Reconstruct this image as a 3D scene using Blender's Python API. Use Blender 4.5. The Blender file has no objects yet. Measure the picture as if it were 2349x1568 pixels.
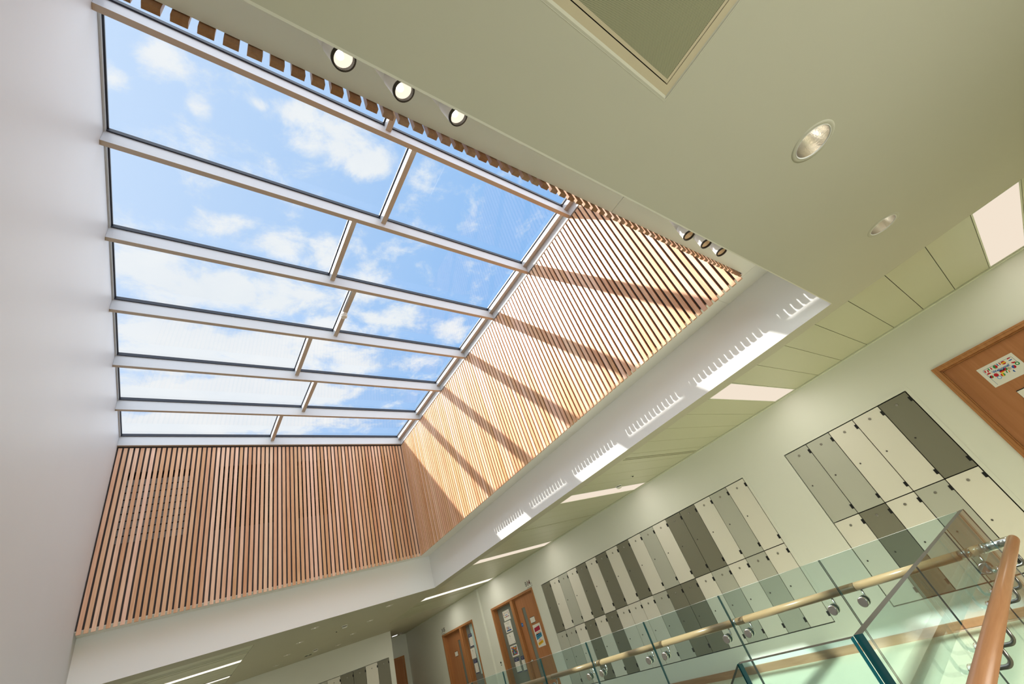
import bpy, math, random
from mathutils import Vector, Matrix
random.seed(7)
C = bpy.context.scene.collection
H = 1.4            # eye height above the landing floor; coordinates below are given from the eye, H is added to z
PI = math.pi

# ------------------------------------------------------------------ materials
def new_mat(name):
    m = bpy.data.materials.new(name); m.use_nodes = True
    nt = m.node_tree; nt.nodes.clear()
    out = nt.nodes.new('ShaderNodeOutputMaterial')
    return m, nt, out
def N(nt, t, **kw):
    n = nt.nodes.new(t)
    for k, v in kw.items(): setattr(n, k, v)
    return n
def plain(name, col, rough=.6, metal=0., noise=0., nscale=8., spec=.3, bump=0.):
    m, nt, out = new_mat(name)
    b = N(nt, 'ShaderNodeBsdfPrincipled')
    b.inputs['Base Color'].default_value = (*col, 1)
    b.inputs['Roughness'].default_value = rough; b.inputs['Metallic'].default_value = metal
    b.inputs['Specular IOR Level'].default_value = spec
    nt.links.new(b.outputs[0], out.inputs[0])
    if noise or bump:
        tc = N(nt, 'ShaderNodeTexCoord'); nz = N(nt, 'ShaderNodeTexNoise')
        nz.inputs['Scale'].default_value = nscale; nz.inputs['Detail'].default_value = 4
        nt.links.new(tc.outputs['Object'], nz.inputs['Vector'])
        if noise:
            mx = N(nt, 'ShaderNodeMix', data_type='RGBA')
            mx.inputs[6].default_value = (*[c*(1-noise) for c in col], 1)
            mx.inputs[7].default_value = (*[min(1, c*(1+noise)) for c in col], 1)
            nt.links.new(nz.outputs['Fac'], mx.inputs[0]); nt.links.new(mx.outputs[2], b.inputs['Base Color'])
        if bump:
            bp = N(nt, 'ShaderNodeBump'); bp.inputs['Strength'].default_value = bump; bp.inputs['Distance'].default_value = .01
            nt.links.new(nz.outputs['Fac'], bp.inputs['Height']); nt.links.new(bp.outputs[0], b.inputs['Normal'])
    return m
def wood(name, dark, light, scale=(30, 30, 1.2), rough=.5, island=0., spec=.25, wide=0.):
    m, nt, out = new_mat(name)
    b = N(nt, 'ShaderNodeBsdfPrincipled'); b.inputs['Roughness'].default_value = rough
    b.inputs['Specular IOR Level'].default_value = spec
    tc = N(nt, 'ShaderNodeTexCoord'); mp = N(nt, 'ShaderNodeMapping'); mp.inputs['Scale'].default_value = scale
    nt.links.new(tc.outputs['Object'], mp.inputs['Vector'])
    nz = N(nt, 'ShaderNodeTexNoise'); nz.inputs['Scale'].default_value = 1.; nz.inputs['Detail'].default_value = 6; nz.inputs['Roughness'].default_value = .65
    nz.inputs['Distortion'].default_value = .6
    src = mp.outputs[0]
    if island:
        geo = N(nt, 'ShaderNodeNewGeometry'); off = N(nt, 'ShaderNodeVectorMath', operation='MULTIPLY')
        cmb = N(nt, 'ShaderNodeCombineXYZ')
        for i in range(3): nt.links.new(geo.outputs['Random Per Island'], cmb.inputs[i])
        off.inputs[1].default_value = (57, 31, 83); nt.links.new(cmb.outputs[0], off.inputs[0])
        ad = N(nt, 'ShaderNodeVectorMath', operation='ADD'); nt.links.new(src, ad.inputs[0]); nt.links.new(off.outputs[0], ad.inputs[1]); src = ad.outputs[0]
    nt.links.new(src, nz.inputs['Vector'])
    mr = N(nt, 'ShaderNodeMapRange'); mr.inputs[1].default_value = .3; mr.inputs[2].default_value = .7
    nt.links.new(nz.outputs['Fac'], mr.inputs[0])
    mx = N(nt, 'ShaderNodeMix', data_type='RGBA')
    mx.inputs[6].default_value = (*dark, 1); mx.inputs[7].default_value = (*light, 1)
    nt.links.new(mr.outputs[0], mx.inputs[0]); col = mx.outputs[2]
    if island:
        hs = N(nt, 'ShaderNodeHueSaturation')
        v = N(nt, 'ShaderNodeMapRange'); v.inputs[3].default_value = 1-island; v.inputs[4].default_value = 1+island*.9
        nt.links.new(geo.outputs['Random Per Island'], v.inputs[0]); nt.links.new(v.outputs[0], hs.inputs['Value'])
        wn = N(nt, 'ShaderNodeTexWhiteNoise', noise_dimensions='1D'); nt.links.new(geo.outputs['Random Per Island'], wn.inputs['W'])
        h = N(nt, 'ShaderNodeMapRange'); h.inputs[3].default_value = .494; h.inputs[4].default_value = .506
        nt.links.new(wn.outputs['Value'], h.inputs[0]); nt.links.new(h.outputs[0], hs.inputs['Hue'])
        s = N(nt, 'ShaderNodeMapRange'); s.inputs[3].default_value = 1.12; s.inputs[4].default_value = .82
        nt.links.new(geo.outputs['Random Per Island'], s.inputs[0]); nt.links.new(s.outputs[0], hs.inputs['Saturation'])
        nt.links.new(col, hs.inputs['Color']); col = hs.outputs[0]
    nt.links.new(col, b.inputs['Base Color']); nt.links.new(b.outputs[0], out.inputs[0])
    return m
def emit(name, col, s):
    m, nt, out = new_mat(name); e = N(nt, 'ShaderNodeEmission'); e.inputs[0].default_value = (*col, 1); e.inputs[1].default_value = s
    nt.links.new(e.outputs[0], out.inputs[0]); return m
def thin_glass(name, tint, f0=.04, rough=0.):
    m, nt, out = new_mat(name)
    t = N(nt, 'ShaderNodeBsdfTransparent'); t.inputs[0].default_value = (*tint, 1)
    g = N(nt, 'ShaderNodeBsdfGlossy'); g.inputs['Roughness'].default_value = rough
    lw = N(nt, 'ShaderNodeLayerWeight'); lw.inputs['Blend'].default_value = .5
    pw = N(nt, 'ShaderNodeMath', operation='POWER'); pw.inputs[1].default_value = 5.; nt.links.new(lw.outputs['Facing'], pw.inputs[0])
    ma = N(nt, 'ShaderNodeMath', operation='MULTIPLY_ADD'); ma.inputs[1].default_value = 1-f0; ma.inputs[2].default_value = f0; ma.use_clamp = True
    nt.links.new(pw.outputs[0], ma.inputs[0])
    mx = N(nt, 'ShaderNodeMixShader'); nt.links.new(ma.outputs[0], mx.inputs[0])
    nt.links.new(t.outputs[0], mx.inputs[1]); nt.links.new(g.outputs[0], mx.inputs[2]); nt.links.new(mx.outputs[0], out.inputs[0])
    return m
def print_mat():
    m, nt, out = new_mat('printed_paper'); b = N(nt, 'ShaderNodeBsdfPrincipled'); b.inputs['Roughness'].default_value = .55
    b.inputs['Specular IOR Level'].default_value = .2
    a = N(nt, 'ShaderNodeAttribute'); a.attribute_name = 'Col'
    nt.links.new(a.outputs['Color'], b.inputs['Base Color']); nt.links.new(b.outputs[0], out.inputs[0]); return m
def perforated(name, face, hole, pitch):
    m, nt, out = new_mat(name); b = N(nt, 'ShaderNodeBsdfPrincipled'); b.inputs['Roughness'].default_value = .6
    tc = N(nt, 'ShaderNodeTexCoord'); mp = N(nt, 'ShaderNodeMapping'); mp.inputs['Rotation'].default_value = (0, 0, PI/4)
    mp.inputs['Scale'].default_value = (1/pitch,)*3; nt.links.new(tc.outputs['Object'], mp.inputs['Vector'])
    fr = N(nt, 'ShaderNodeVectorMath', operation='FRACTION'); nt.links.new(mp.outputs[0], fr.inputs[0])
    sb = N(nt, 'ShaderNodeVectorMath', operation='SUBTRACT'); sb.inputs[1].default_value = (.5, .5, 0); nt.links.new(fr.outputs[0], sb.inputs[0])
    ml = N(nt, 'ShaderNodeVectorMath', operation='MULTIPLY'); ml.inputs[1].default_value = (1, 1, 0); nt.links.new(sb.outputs[0], ml.inputs[0])
    ln = N(nt, 'ShaderNodeVectorMath', operation='LENGTH'); nt.links.new(ml.outputs[0], ln.inputs[0])
    mr = N(nt, 'ShaderNodeMapRange', interpolation_type='SMOOTHSTEP'); mr.inputs[1].default_value = .26; mr.inputs[2].default_value = .36
    nt.links.new(ln.outputs['Value'], mr.inputs[0])
    mx = N(nt, 'ShaderNodeMix', data_type='RGBA'); mx.inputs[6].default_value = (*hole, 1); mx.inputs[7].default_value = (*face, 1)
    nt.links.new(mr.outputs[0], mx.inputs[0]); nt.links.new(mx.outputs[2], b.inputs['Base Color']); nt.links.new(b.outputs[0], out.inputs[0]); return m

M = {}
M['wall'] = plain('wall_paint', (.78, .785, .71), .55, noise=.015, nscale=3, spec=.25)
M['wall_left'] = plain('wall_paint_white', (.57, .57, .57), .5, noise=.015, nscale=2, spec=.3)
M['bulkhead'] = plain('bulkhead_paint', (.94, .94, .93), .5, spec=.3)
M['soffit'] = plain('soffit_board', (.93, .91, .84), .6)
M['ceiling'] = plain('ceiling_bounce_tint', (.555, .53, .415), .55, noise=.03, nscale=1.2, spec=.25)  # white ceiling, yellow-green bounce off the floor tinted into the colour
M['bead'] = plain('plaster_bead', (.74, .71, .60), .6)
M['tile'] = plain('ceiling_tile', (.58, .575, .40), .28, noise=.02, nscale=2, spec=.35)
M['tile_trim'] = plain('tile_trim', (.70, .72, .58), .5)
M['dark_gap'] = plain('dark_gap', (.03, .028, .022), .9)
M['floor'] = plain('vinyl_floor', (.62, .62, .45), .35, noise=.05, nscale=5, spec=.4)
M['stair'] = plain('stair_vinyl', (.45, .44, .36), .5)
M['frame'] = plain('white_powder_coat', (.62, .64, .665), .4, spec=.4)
M['gasket'] = plain('black_rubber_gasket', (.035, .04, .055), .45)
M['black'] = plain('black_backing', (.095, .08, .076), .8)
M['louvre'] = plain('louvre_blade', (.30, .29, .28), .6)
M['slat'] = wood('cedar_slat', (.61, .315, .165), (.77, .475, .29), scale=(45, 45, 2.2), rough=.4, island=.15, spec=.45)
M['slat_near'] = wood('cedar_slat_shaded', (.36, .175, .09), (.50, .27, .15), scale=(45, 45, 2.2), rough=.5, island=.12)  # same cedar, with the shade at the near edge put into its colour
M['frame_under_shade'] = plain('beam_underside_shade', (.56, .475, .39), .5)  # same white coating, shade of the downward faces put into the colour
M['door'] = wood('door_veneer', (.40, .165, .068), (.49, .215, .095), scale=(22, 22, 1.1), rough=.42)
M['door_frame'] = wood('door_frame_wood', (.38, .155, .055), (.50, .235, .095), scale=(30, 30, 1.5), rough=.4)
M['skirting'] = wood('oak_skirting', (.36, .19, .10), (.52, .30, .17), scale=(30, 2.0, 40), rough=.4)
M['rail'] = wood('handrail_timber', (.48, .24, .11), (.66, .38, .20), scale=(35, 1.6, 35), rough=.28, spec=.5)
M['rail_x'] = wood('handrail_timber_cross', (.44, .20, .09), (.58, .29, .14), scale=(1.6, 35, 35), rough=.3, spec=.5)
M['steel'] = plain('brushed_steel', (.62, .60, .56), .22, metal=1.)
M['steel_dark'] = plain('satin_steel', (.30, .28, .25), .3, metal=1.)
M['rim_steel'] = plain('lamp_reflector', (.86, .82, .76), .24, metal=1., noise=.12, nscale=160, bump=.12)
M['white_plastic'] = plain('white_plastic', (.82, .80, .75), .4)
M['spot_body'] = plain('spotlight_white', (.92, .90, .85), .45)
M['spot_rim'] = plain('spotlight_rim', (.05, .04, .033), .4)
M['spot_on'] = emit('spotlight_lit', (1, .88, .70), 1.15)
M['spot_bulb'] = emit('spotlight_bulb', (1, .93, .8), 6.)
M['spot_off'] = plain('spotlight_reflector_bounce', (.97, .72, .46), .35)  # unlit lamp, warm bounce from the sunlit slats put into the colour
M['diffuser'] = emit('light_diffuser', (1, .86, .70), .9)
M['diffuser_far'] = emit('light_diffuser_far', (1, .92, .82), 1.25)
M['small_lamp'] = emit('downlight_lamp', (1, .90, .78), 9.)
M['emergency'] = emit('emergency_lamp', (1, 1, 1), 3.)
M['cream'] = plain('locker_cream', (.81, .775, .69), .45)
M['grey'] = plain('locker_grey', (.52, .52, .45), .45)
M['dark'] = plain('locker_dark_grey', (.225, .215, .165), .45)
M['hinge'] = plain('black_hinge', (.012, .012, .012), .5)
M['lock'] = plain('locker_lock', (.38, .36, .31), .35, metal=.8)
M['keyhole'] = plain('dark_keyhole', (.10, .09, .08), .4, metal=.4)
M['room_glass'] = plain('vision_glass', (.19, .205, .18), .12, spec=.6)
M['room_glass_far'] = plain('vision_glass_grey', (.20, .21, .20), .12, spec=.6)
M['inner_window_view'] = plain('pale_blue_window_view', (.52, .68, .68), .6)  # pale strip painted as a room window seen through the side light
M['paper'] = plain('sign_white', (.82, .79, .72), .55)
M['ink'] = plain('sign_black', (.02, .02, .02), .5)
M['ink_grey'] = plain('sign_grey', (.13, .13, .12), .5)
M['ink_red'] = plain('sign_dark_red', (.12, .015, .015), .5)
M['blue'] = plain('sign_blue', (.02, .15, .50), .4)
M['print'] = print_mat()
M['perf'] = perforated('perforated_metal', (.40, .385, .24), (.10, .098, .055), .0040)
M['perf_frame'] = plain('grille_frame', (.62, .53, .36), .5)
M['sky_glass'] = thin_glass('rooflight_glass', (.95, .975, .99), .05)
M['bal_glass'] = thin_glass('balustrade_glass', (.84, .925, .93), .045)
M['glass_edge'] = plain('glass_polished_edge', (.01, .10, .12), .12, spec=.8)
M['glass_top'] = plain('glass_top_edge', (.075, .07, .062), .35, spec=.2)
M['glass_top_pale'] = plain('glass_top_pale', (.70, .74, .70), .2, spec=.6)
M['conduit'] = plain('grey_conduit', (.45, .45, .44), .4)

# ------------------------------------------------------------------ mesh builder (eye coordinates)
class MB:
    def __init__(s): s.v = []; s.f = []; s.sm = []; s.mi = []; s.col = []; s.m = 0; s.c = (1, 1, 1)
    def add(s, vs, fs, smooth=False):
        o = len(s.v); s.v += [tuple(p) for p in vs]
        for f in fs: s.f.append([i+o for i in f]); s.sm.append(smooth); s.mi.append(s.m); s.col.append(s.c)
        return s
    def box(s, x0, x1, y0, y1, z0, z1):
        if x0 > x1: x0, x1 = x1, x0
        if y0 > y1: y0, y1 = y1, y0
        if z0 > z1: z0, z1 = z1, z0
        return s.add([(x0,y0,z0),(x1,y0,z0),(x1,y1,z0),(x0,y1,z0),(x0,y0,z1),(x1,y0,z1),(x1,y1,z1),(x0,y1,z1)],
              [(0,3,2,1),(4,5,6,7),(0,1,5,4),(1,2,6,5),(2,3,7,6),(3,0,4,7)])
    def hexa(s, p):      # 8 points, bottom loop then top loop
        return s.add(p, [(0,3,2,1),(4,5,6,7),(0,1,5,4),(1,2,6,5),(2,3,7,6),(3,0,4,7)])
    def quad(s, a, b, c, d): return s.add([a, b, c, d], [(0,1,2,3)])
    def rev(s, p0, p1, prof, n=24, caps=(False, False)):   # profile of (t along axis 0..1, radius)
        p0 = Vector(p0); p1 = Vector(p1); d = (p1-p0); a = d.normalized()
        u = a.orthogonal().normalized(); w = a.cross(u)
        vs = []; fs = []
        for t, r in prof:
            c = p0 + d*t
            for i in range(n):
                an = 2*PI*i/n; vs.append(c + u*math.cos(an)*r + w*math.sin(an)*r)
        for k in range(len(prof)-1):
            for i in range(n):
                j = (i+1) % n; fs.append((k*n+i, k*n+j, (k+1)*n+j, (k+1)*n+i))
        s.add(vs, fs, True)
        o = len(s.v)-len(vs)
        for flag, k in ((caps[0], 0), (caps[1], len(prof)-1)):
            if flag:
                loop = [o+k*n+i for i in range(n)]
                if k == 0: loop.reverse()
                s.f.append(loop); s.sm.append(False); s.mi.append(s.m); s.col.append(s.c)
        return s
    def cyl(s, p0, p1, r, n=20, r1=None): return s.rev(p0, p1, [(0, r), (1, r if r1 is None else r1)], n, (True, True))
    def tube(s, path, r, n=14):
        path = [Vector(p) for p in path]; vs = []; fs = []
        d0 = (path[1]-path[0]).normalized(); u = d0.orthogonal().normalized()
        for k, p in enumerate(path):
            d = ((path[min(k+1, len(path)-1)]-path[max(k-1, 0)])).normalized()
            u = (u - d*u.dot(d)).normalized(); w = d.cross(u)
            rr = r[k] if isinstance(r, (list, tuple)) else r
            for i in range(n):
                an = 2*PI*i/n; vs.append(p + u*math.cos(an)*rr + w*math.sin(an)*rr)
        m = len(path)
        for k in range(m-1):
            for i in range(n):
                j = (i+1) % n; fs.append((k*n+i, k*n+j, (k+1)*n+j, (k+1)*n+i))
        s.add(vs, fs, True); o = len(s.v)-len(vs)
        for loop in ([o+i for i in range(n)][::-1], [o+(m-1)*n+i for i in range(n)]):
            s.f.append(loop); s.sm.append(False); s.mi.append(s.m); s.col.append(s.c)
        return s
    def build(s, name, mat, parent=None, origin=None, bevel=0.):
        mats = mat if isinstance(mat, (list, tuple)) else [mat]
        root = parent
        while root is not None and root.parent is not None: root = root.parent
        vs = [Vector((p[0], p[1], p[2]+H)) for p in s.v]
        if root is not None: org = Vector(root.location)
        elif origin is not None: org = Vector((origin[0], origin[1], origin[2]+H))
        else:
            lo = [min(p[i] for p in vs) for i in range(3)]; hi = [max(p[i] for p in vs) for i in range(3)]
            org = Vector(((lo[0]+hi[0])/2, (lo[1]+hi[1])/2, lo[2]))
        me = bpy.data.meshes.new(name); me.from_pydata([p-org for p in vs], [], s.f)
        for m in mats: me.materials.append(m)
        for p, sm, mi in zip(me.polygons, s.sm, s.mi): p.use_smooth = sm; p.material_index = mi
        if any(c != (1, 1, 1) for c in s.col):
            at = me.color_attributes.new('Col', 'FLOAT_COLOR', 'CORNER')
            for p, c in zip(me.polygons, s.col):
                for li in p.loop_indices: at.data[li].color = (*c, 1)
        me.validate(); me.update()
        o = bpy.data.objects.new(name, me); C.objects.link(o)
        if parent is not None: o.parent = parent
        else: o.location = org
        if bevel:
            b = o.modifiers.new('edge', 'BEVEL'); b.width = bevel; b.segments = 2; b.limit_method = 'ANGLE'
        return o
def tag(o, label, cat, group=None, kind=None):
    o['label'] = label; o['category'] = cat
    if group: o['group'] = group
    if kind: o['kind'] = kind
    return o
def struct(o, label, cat): return tag(o, label, cat, kind='structure')
def thing(name, label, cat, loc, group=None):
    o = bpy.data.objects.new(name, None); C.objects.link(o); o.location = (loc[0], loc[1], loc[2]+H)
    o.empty_display_size = .1
    return tag(o, label, cat, group)
def ordn(n): return ['first','second','third','fourth','fifth','sixth','seventh','eighth','ninth','tenth','eleventh','twelfth','thirteenth','fourteenth','fifteenth','sixteenth','seventeenth'][n]

# ------------------------------------------------------------------ key dimensions (eye coordinates)
XL, XR = -.834, 6.1
ZF, ZC = -1.4, 1.2895
Y0, Y1 = -2.5, 13.35          # landing end wall, locker end wall
YF = 15.4                     # far corridor end
OX, OYN, OYF = 4.083, .373, 8.558   # ceiling opening
ZS = 1.88                     # soffit under the slats
SX, SYN, SYF = 3.745, .697, 8.2     # slat faces
ZB = 1.838                    # slat lower ends
def zbeam(x): return 4.425 - .0467*(x-XL)      # underside of the rooflight beams
GL = .20                      # glass above the beam underside

# ------------------------------------------------------------------ plates with openings
def plate(mb, plane, rect, holes=(), circles=(), flip=False, n=32):
    """rect (a0,a1,b0,b1) in the plane; holes are rects; circles (a,b,r); plane: function (a,b)->xyz"""
    A = {rect[0], rect[1]}; B = {rect[2], rect[3]}
    for h in holes: A |= {h[0], h[1]}; B |= {h[2], h[3]}
    for a, b, r in circles: A |= {a-1.5*r, a+1.5*r}; B |= {b-1.5*r, b+1.5*r}
    A = sorted(a for a in A if rect[0] <= a <= rect[1]); B = sorted(b for b in B if rect[2] <= b <= rect[3])
    def f(loop): return loop[::-1] if flip else loop
    for i in range(len(A)-1):
        for j in range(len(B)-1):
            ca, cb = (A[i]+A[i+1])/2, (B[j]+B[j+1])/2
            if any(h[0] < ca < h[1] and h[2] < cb < h[3] for h in holes): continue
            if any(abs(ca-a) < 1.5*r and abs(cb-b) < 1.5*r for a, b, r in circles): continue
            mb.add([plane(A[i],B[j]), plane(A[i+1],B[j]), plane(A[i+1],B[j+1]), plane(A[i],B[j+1])], [f((0,1,2,3))])
    for a, b, r in circles:
        inner = []; outer = []
        for k in range(n):
            t = 2*PI*k/n + PI/4; c, s_ = math.cos(t), math.sin(t); q = 1.5*r/max(abs(c), abs(s_))
            inner.append(plane(a+r*c, b+r*s_)); outer.append(plane(a+q*c, b+q*s_))
        fs = []
        for k in range(n):
            l = (k+1) % n; fs.append(f((n+k, n+l, l, k)))
        mb.add(inner+outer, fs)
    return mb

# ------------------------------------------------------------------ shell
DL_NEAR = [(2.06, -.21, .078), (3.385, -.21, .078)]
DL_FAR = [(2.07, 9.11), (3.373, 9.10), (2.066, 10.269), (3.37, 10.273), (2.066, 11.461), (3.368, 11.468), (2.067, 12.64), (3.35, 12.62)]
TP = .3068                                   # tile pitch
TX0, TX1 = 4.283, 6.048                      # right tile strip
TYS = -.625 - 6*TP; TK = 46
BX0, BX1, BY0, BY1 = -.62, 1.17, 8.98, 12.66 # second tile strip near the end wall
HX0, HX1, HY0, HY1 = .562, 1.182, -.60, .022 # hatch
mb = MB()
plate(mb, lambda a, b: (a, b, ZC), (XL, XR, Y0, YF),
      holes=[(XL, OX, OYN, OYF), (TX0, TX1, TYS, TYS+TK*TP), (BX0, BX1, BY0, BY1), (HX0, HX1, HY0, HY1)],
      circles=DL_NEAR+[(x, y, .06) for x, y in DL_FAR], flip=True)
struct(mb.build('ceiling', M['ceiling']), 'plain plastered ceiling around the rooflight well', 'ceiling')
mb = MB()
for a, b, c_, d in ((XL, XR+.3, Y0, .33), (OX+.04, XR+.3, .33, 8.6), (XL, XR+.3, 8.6, YF+.1)): mb.box(a, b, c_, d, ZC+.30, ZC+.34)
struct(mb.build('ceiling_sky_block', M['dark_gap']), 'unseen slab added over the ceilings to block sky light', 'slab')  # out of view, added to stop sky light leaking past the ceilings
# bead along the near edge of the opening
mb = MB().box(XL, OX, OYN, OYN+.007, ZC, ZC+.012)
struct(mb.build('trim_1', M['bead']), 'pale bead along the near ceiling edge of the rooflight well', 'trim')
# bulkhead
mb = MB()
mb.quad((OX, OYN, ZC), (OX, OYF, ZC), (OX, OYF, ZS), (OX, OYN, ZS))
struct(mb.build('wall_bulkhead_right', M['bulkhead']), 'white bulkhead below the sunlit slats', 'wall')
mb = MB(); mb.quad((OX, OYF, ZC), (XL, OYF, ZC), (XL, OYF, ZS), (OX, OYF, ZS))
struct(mb.build('wall_bulkhead_back', M['bulkhead']), 'white bulkhead below the back slats', 'wall')
mb = MB(); mb.quad((XL, OYN, ZC), (OX, OYN, ZC), (OX, OYN, ZS), (XL, OYN, ZS))
struct(mb.build('wall_bulkhead_near', M['bulkhead']), 'bulkhead behind the spotlights', 'wall')
# soffit boards with hairline joints
mb = MB(); g = .0015
xs = [XL, 1.935, 3.82]
for i in range(2): mb.box(xs[i]+(g if i else 0), xs[i+1]-g, OYN, .673, ZS, ZS+.012)
mb.box(3.82+g, OX, OYN, 1.005-g, ZS, ZS+.012); mb.box(3.779, 3.82, .673, 1.005-g, ZS, ZS+.012)
ys = [1.005, 3.54, 6.05, OYF]
for i in range(3): mb.box(3.779, OX, ys[i]+g, ys[i+1]-(g if i < 2 else 0), ZS, ZS+.012)
xs = [XL, .75, 2.3, 3.779]
for i in range(3): mb.box(xs[i], xs[i+1]-g, 8.235, OYF, ZS, ZS+.012)
mb.box(XL, OX, OYN, .65, ZS+.014, ZS+.02); mb.box(3.81, OX, OYN, OYF, ZS+.014, ZS+.02); mb.box(XL, OX, 8.27, OYF, ZS+.014, ZS+.02)
struct(mb.build('ceiling_soffit', M['soffit']), 'grey green soffit boards between slats and bulkhead', 'soffit')
# walls
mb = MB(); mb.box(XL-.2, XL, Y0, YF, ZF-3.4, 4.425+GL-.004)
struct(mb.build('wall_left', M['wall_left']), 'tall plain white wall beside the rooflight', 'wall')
NEAR_D = (-.62, .354, ZF, .737); B14 = (8.264, 10.077, ZF, .735); B15 = (11.068, 12.886, ZF, .735)
LW = .29975; LZ = (-1.088, -.2, .678)
BANK1 = (2.165-5*LW, 2.165); BANK2 = (7.928-17*LW, 7.928)
e = .007
holes = [NEAR_D, B14, B15, (BANK1[0]-e, BANK1[1]+e, LZ[0]-e, LZ[2]+e), (BANK2[0]-e, BANK2[1]+e, LZ[0]-e, LZ[2]+e)]
mb = MB(); plate(mb, lambda a, b: (XR, a, b), (Y0, YF, ZF-.3, ZC+.02), holes=holes, flip=True)
for h in holes:     # reveals and recess backs
    d = .22 if h in (NEAR_D, B14, B15) else .10
    a0, a1, b0, b1 = h
    mb.quad((XR,a0,b0),(XR+d,a0,b0),(XR+d,a0,b1),(XR,a0,b1)); mb.quad((XR,a1,b0),(XR,a1,b1),(XR+d,a1,b1),(XR+d,a1,b0))
    mb.quad((XR,a0,b1),(XR+d,a0,b1),(XR+d,a1,b1),(XR,a1,b1)); mb.quad((XR,a0,b0),(XR,a1,b0),(XR+d,a1,b0),(XR+d,a0,b0))
    mb.m = 1; mb.quad((XR+d,a0,b0),(XR+d,a1,b0),(XR+d,a1,b1),(XR+d,a0,b1)); mb.m = 0
mb.m = 0; mb.box(XR+.24, XR+.3, Y0, YF, ZF-3.4, ZC+.02)
struct(mb.build('wall_right', [M['wall'], M['dark_gap']]), 'long pale wall with lockers and classroom doors', 'wall')
mb = MB(); mb.box(XL, 4.88, Y1, Y1+.15, .72, ZC+.02); mb.box(XL, 2.035, Y1, Y1+.15, ZF, .72); mb.box(4.757, 4.88, Y1, Y1+.15, ZF, .72)
mb.box(2.035, 4.757, Y1+.1, Y1+.15, ZF, .72); mb.box(2.035, 4.757, Y1, Y1+.1, ZF, -1.09)
struct(mb.build('wall_back', M['wall']), 'end wall with recessed lockers', 'wall')
mb = MB(); mb.box(4.82, 4.88, Y1+.15, YF, ZF, ZC+.02)
struct(mb.build('wall_corridor', M['wall']), 'side wall of the dim corridor', 'wall')
mb = MB(); mb.box(4.82, XR+.1, YF, YF+.1, ZF, ZC+.02)
struct(mb.build('wall_far', M['wall']), 'end wall of the dim corridor', 'wall')
mb = MB(); mb.box(XL-.2, XR+.3, Y0-.1, Y0, ZF-3.4, ZC+.02)
struct(mb.build('wall_near', M['wall']), 'wall behind the landing', 'wall')
# floors
GX, GY, GXC = 3.595, .618, 1.392           # balustrade lines
mb = MB(); mb.box(XL, XR, Y0, GY+.06, ZF-.3, ZF); mb.box(GX-.06, XR, GY+.06, YF, ZF-.3, ZF); mb.box(XL, GX-.06, 8.6, Y1, ZF-.3, ZF)
struct(mb.build('floor', M['floor']), 'pale yellow green vinyl floor of the upper landing', 'floor')
mb = MB(); mb.box(XL-.2, XR+.3, Y0, YF, ZF-3.45, ZF-3.35); mb.box(XL-.2, XR+.3, YF, YF+.1, ZF-3.4, ZF)
struct(mb.build('floor_lower', M['floor']), 'lower storey floor below the stairwell', 'floor')
mb = MB()
for i in range(14):
    y = GY+.34+i*.225; z = ZF-(i+1)*.171
    mb.box(XL, GXC-.03, y, y+.24, z-.19, z)
struct(mb.build('floor_stairs', M['stair']), 'stair flight going down beside the white wall', 'stairs')
# skirting
mb = MB()
for y0, y1 in ((.354, 8.264), (10.077, 11.068), (12.886, YF)): mb.box(XR-.016, XR, y0, y1, ZF, ZF+.082)
struct(mb.build('baseboard_right', M['skirting']), 'oak skirting board along the locker wall', 'baseboard')
mb = MB(); mb.box(XR-.045, XR, 10.47, 10.61, ZF, ZC)
struct(mb.build('trim_2', M['wall']), 'narrow vertical boxing between the two classroom doors', 'trim')
mb = MB(); mb.box(TX1+.006, XR, Y0, YF, ZC-.012, ZC)
struct(mb.build('trim_3', M['tile_trim']), 'pale trim where tiled ceiling meets the locker wall', 'trim')
mb = MB(); w = .038
for b in (BANK1, BANK2):
    mb.box(XR-.0035, XR, b[0]-e-w, b[1]+e+w, LZ[2]+e, LZ[2]+e+w); mb.box(XR-.0035, XR, b[1]+e, b[1]+e+w, LZ[0]-e, LZ[2]+e); mb.box(XR-.0035, XR, b[0]-e-w, b[0]-e, LZ[0]-e, LZ[2]+e)
struct(mb.build('trim_4', M['wall']), 'slim painted surrounds of the two locker recesses', 'trim')

# ------------------------------------------------------------------ tiled ceiling strips
def tile_strip(x0, x1, ys, ks, special, name, label):
    mb = MB(); g = .0022
    for k in ks:
        y = ys+k*TP
        if k in special: continue
        mb.box(x0+g, x1-g, y+g, y+TP-g, ZC, ZC+.01)
    o = struct(mb.build(name, M['tile'], bevel=.0018), label, 'ceiling tiles')
    mb = MB(); mb.box(x0-.01, x1+.01, ys-.01, ys+(max(ks)+1)*TP+.01, ZC+.07, ZC+.08)
    for xx in (x0-.004, x1): mb.box(xx, xx+.004, ys-.004, ys+(max(ks)+1)*TP+.004, ZC+.0006, ZC+.07)
    for yy in (ys-.004, ys+(max(ks)+1)*TP): mb.box(x0, x1, yy, yy+.004, ZC+.0006, ZC+.07)
    struct(mb.build(name+'_void', M['dark_gap']), 'dark void above the ceiling tiles', 'ceiling void')
LIGHTS = [5, 13, 22, 31, 39]               # counted from TYS (k+6)
LY = [-.93, 1.532, 4.283, 7.044, 9.492]
spec = {int(round((y-TYS)/TP)) for y in LY}
slots = {int((y-TYS)/TP) for y in (3.235, 5.70, 10.29)}
spec.add(int(round((11.78-TYS)/TP)))
tile_strip(TX0, TX1, TYS, range(TK), spec | slots, 'ceiling_tiles', 'olive metal ceiling tiles along the locker wall')
bspec = {4, 9 + 0}
bk = [k for k in range(12)]
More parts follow.
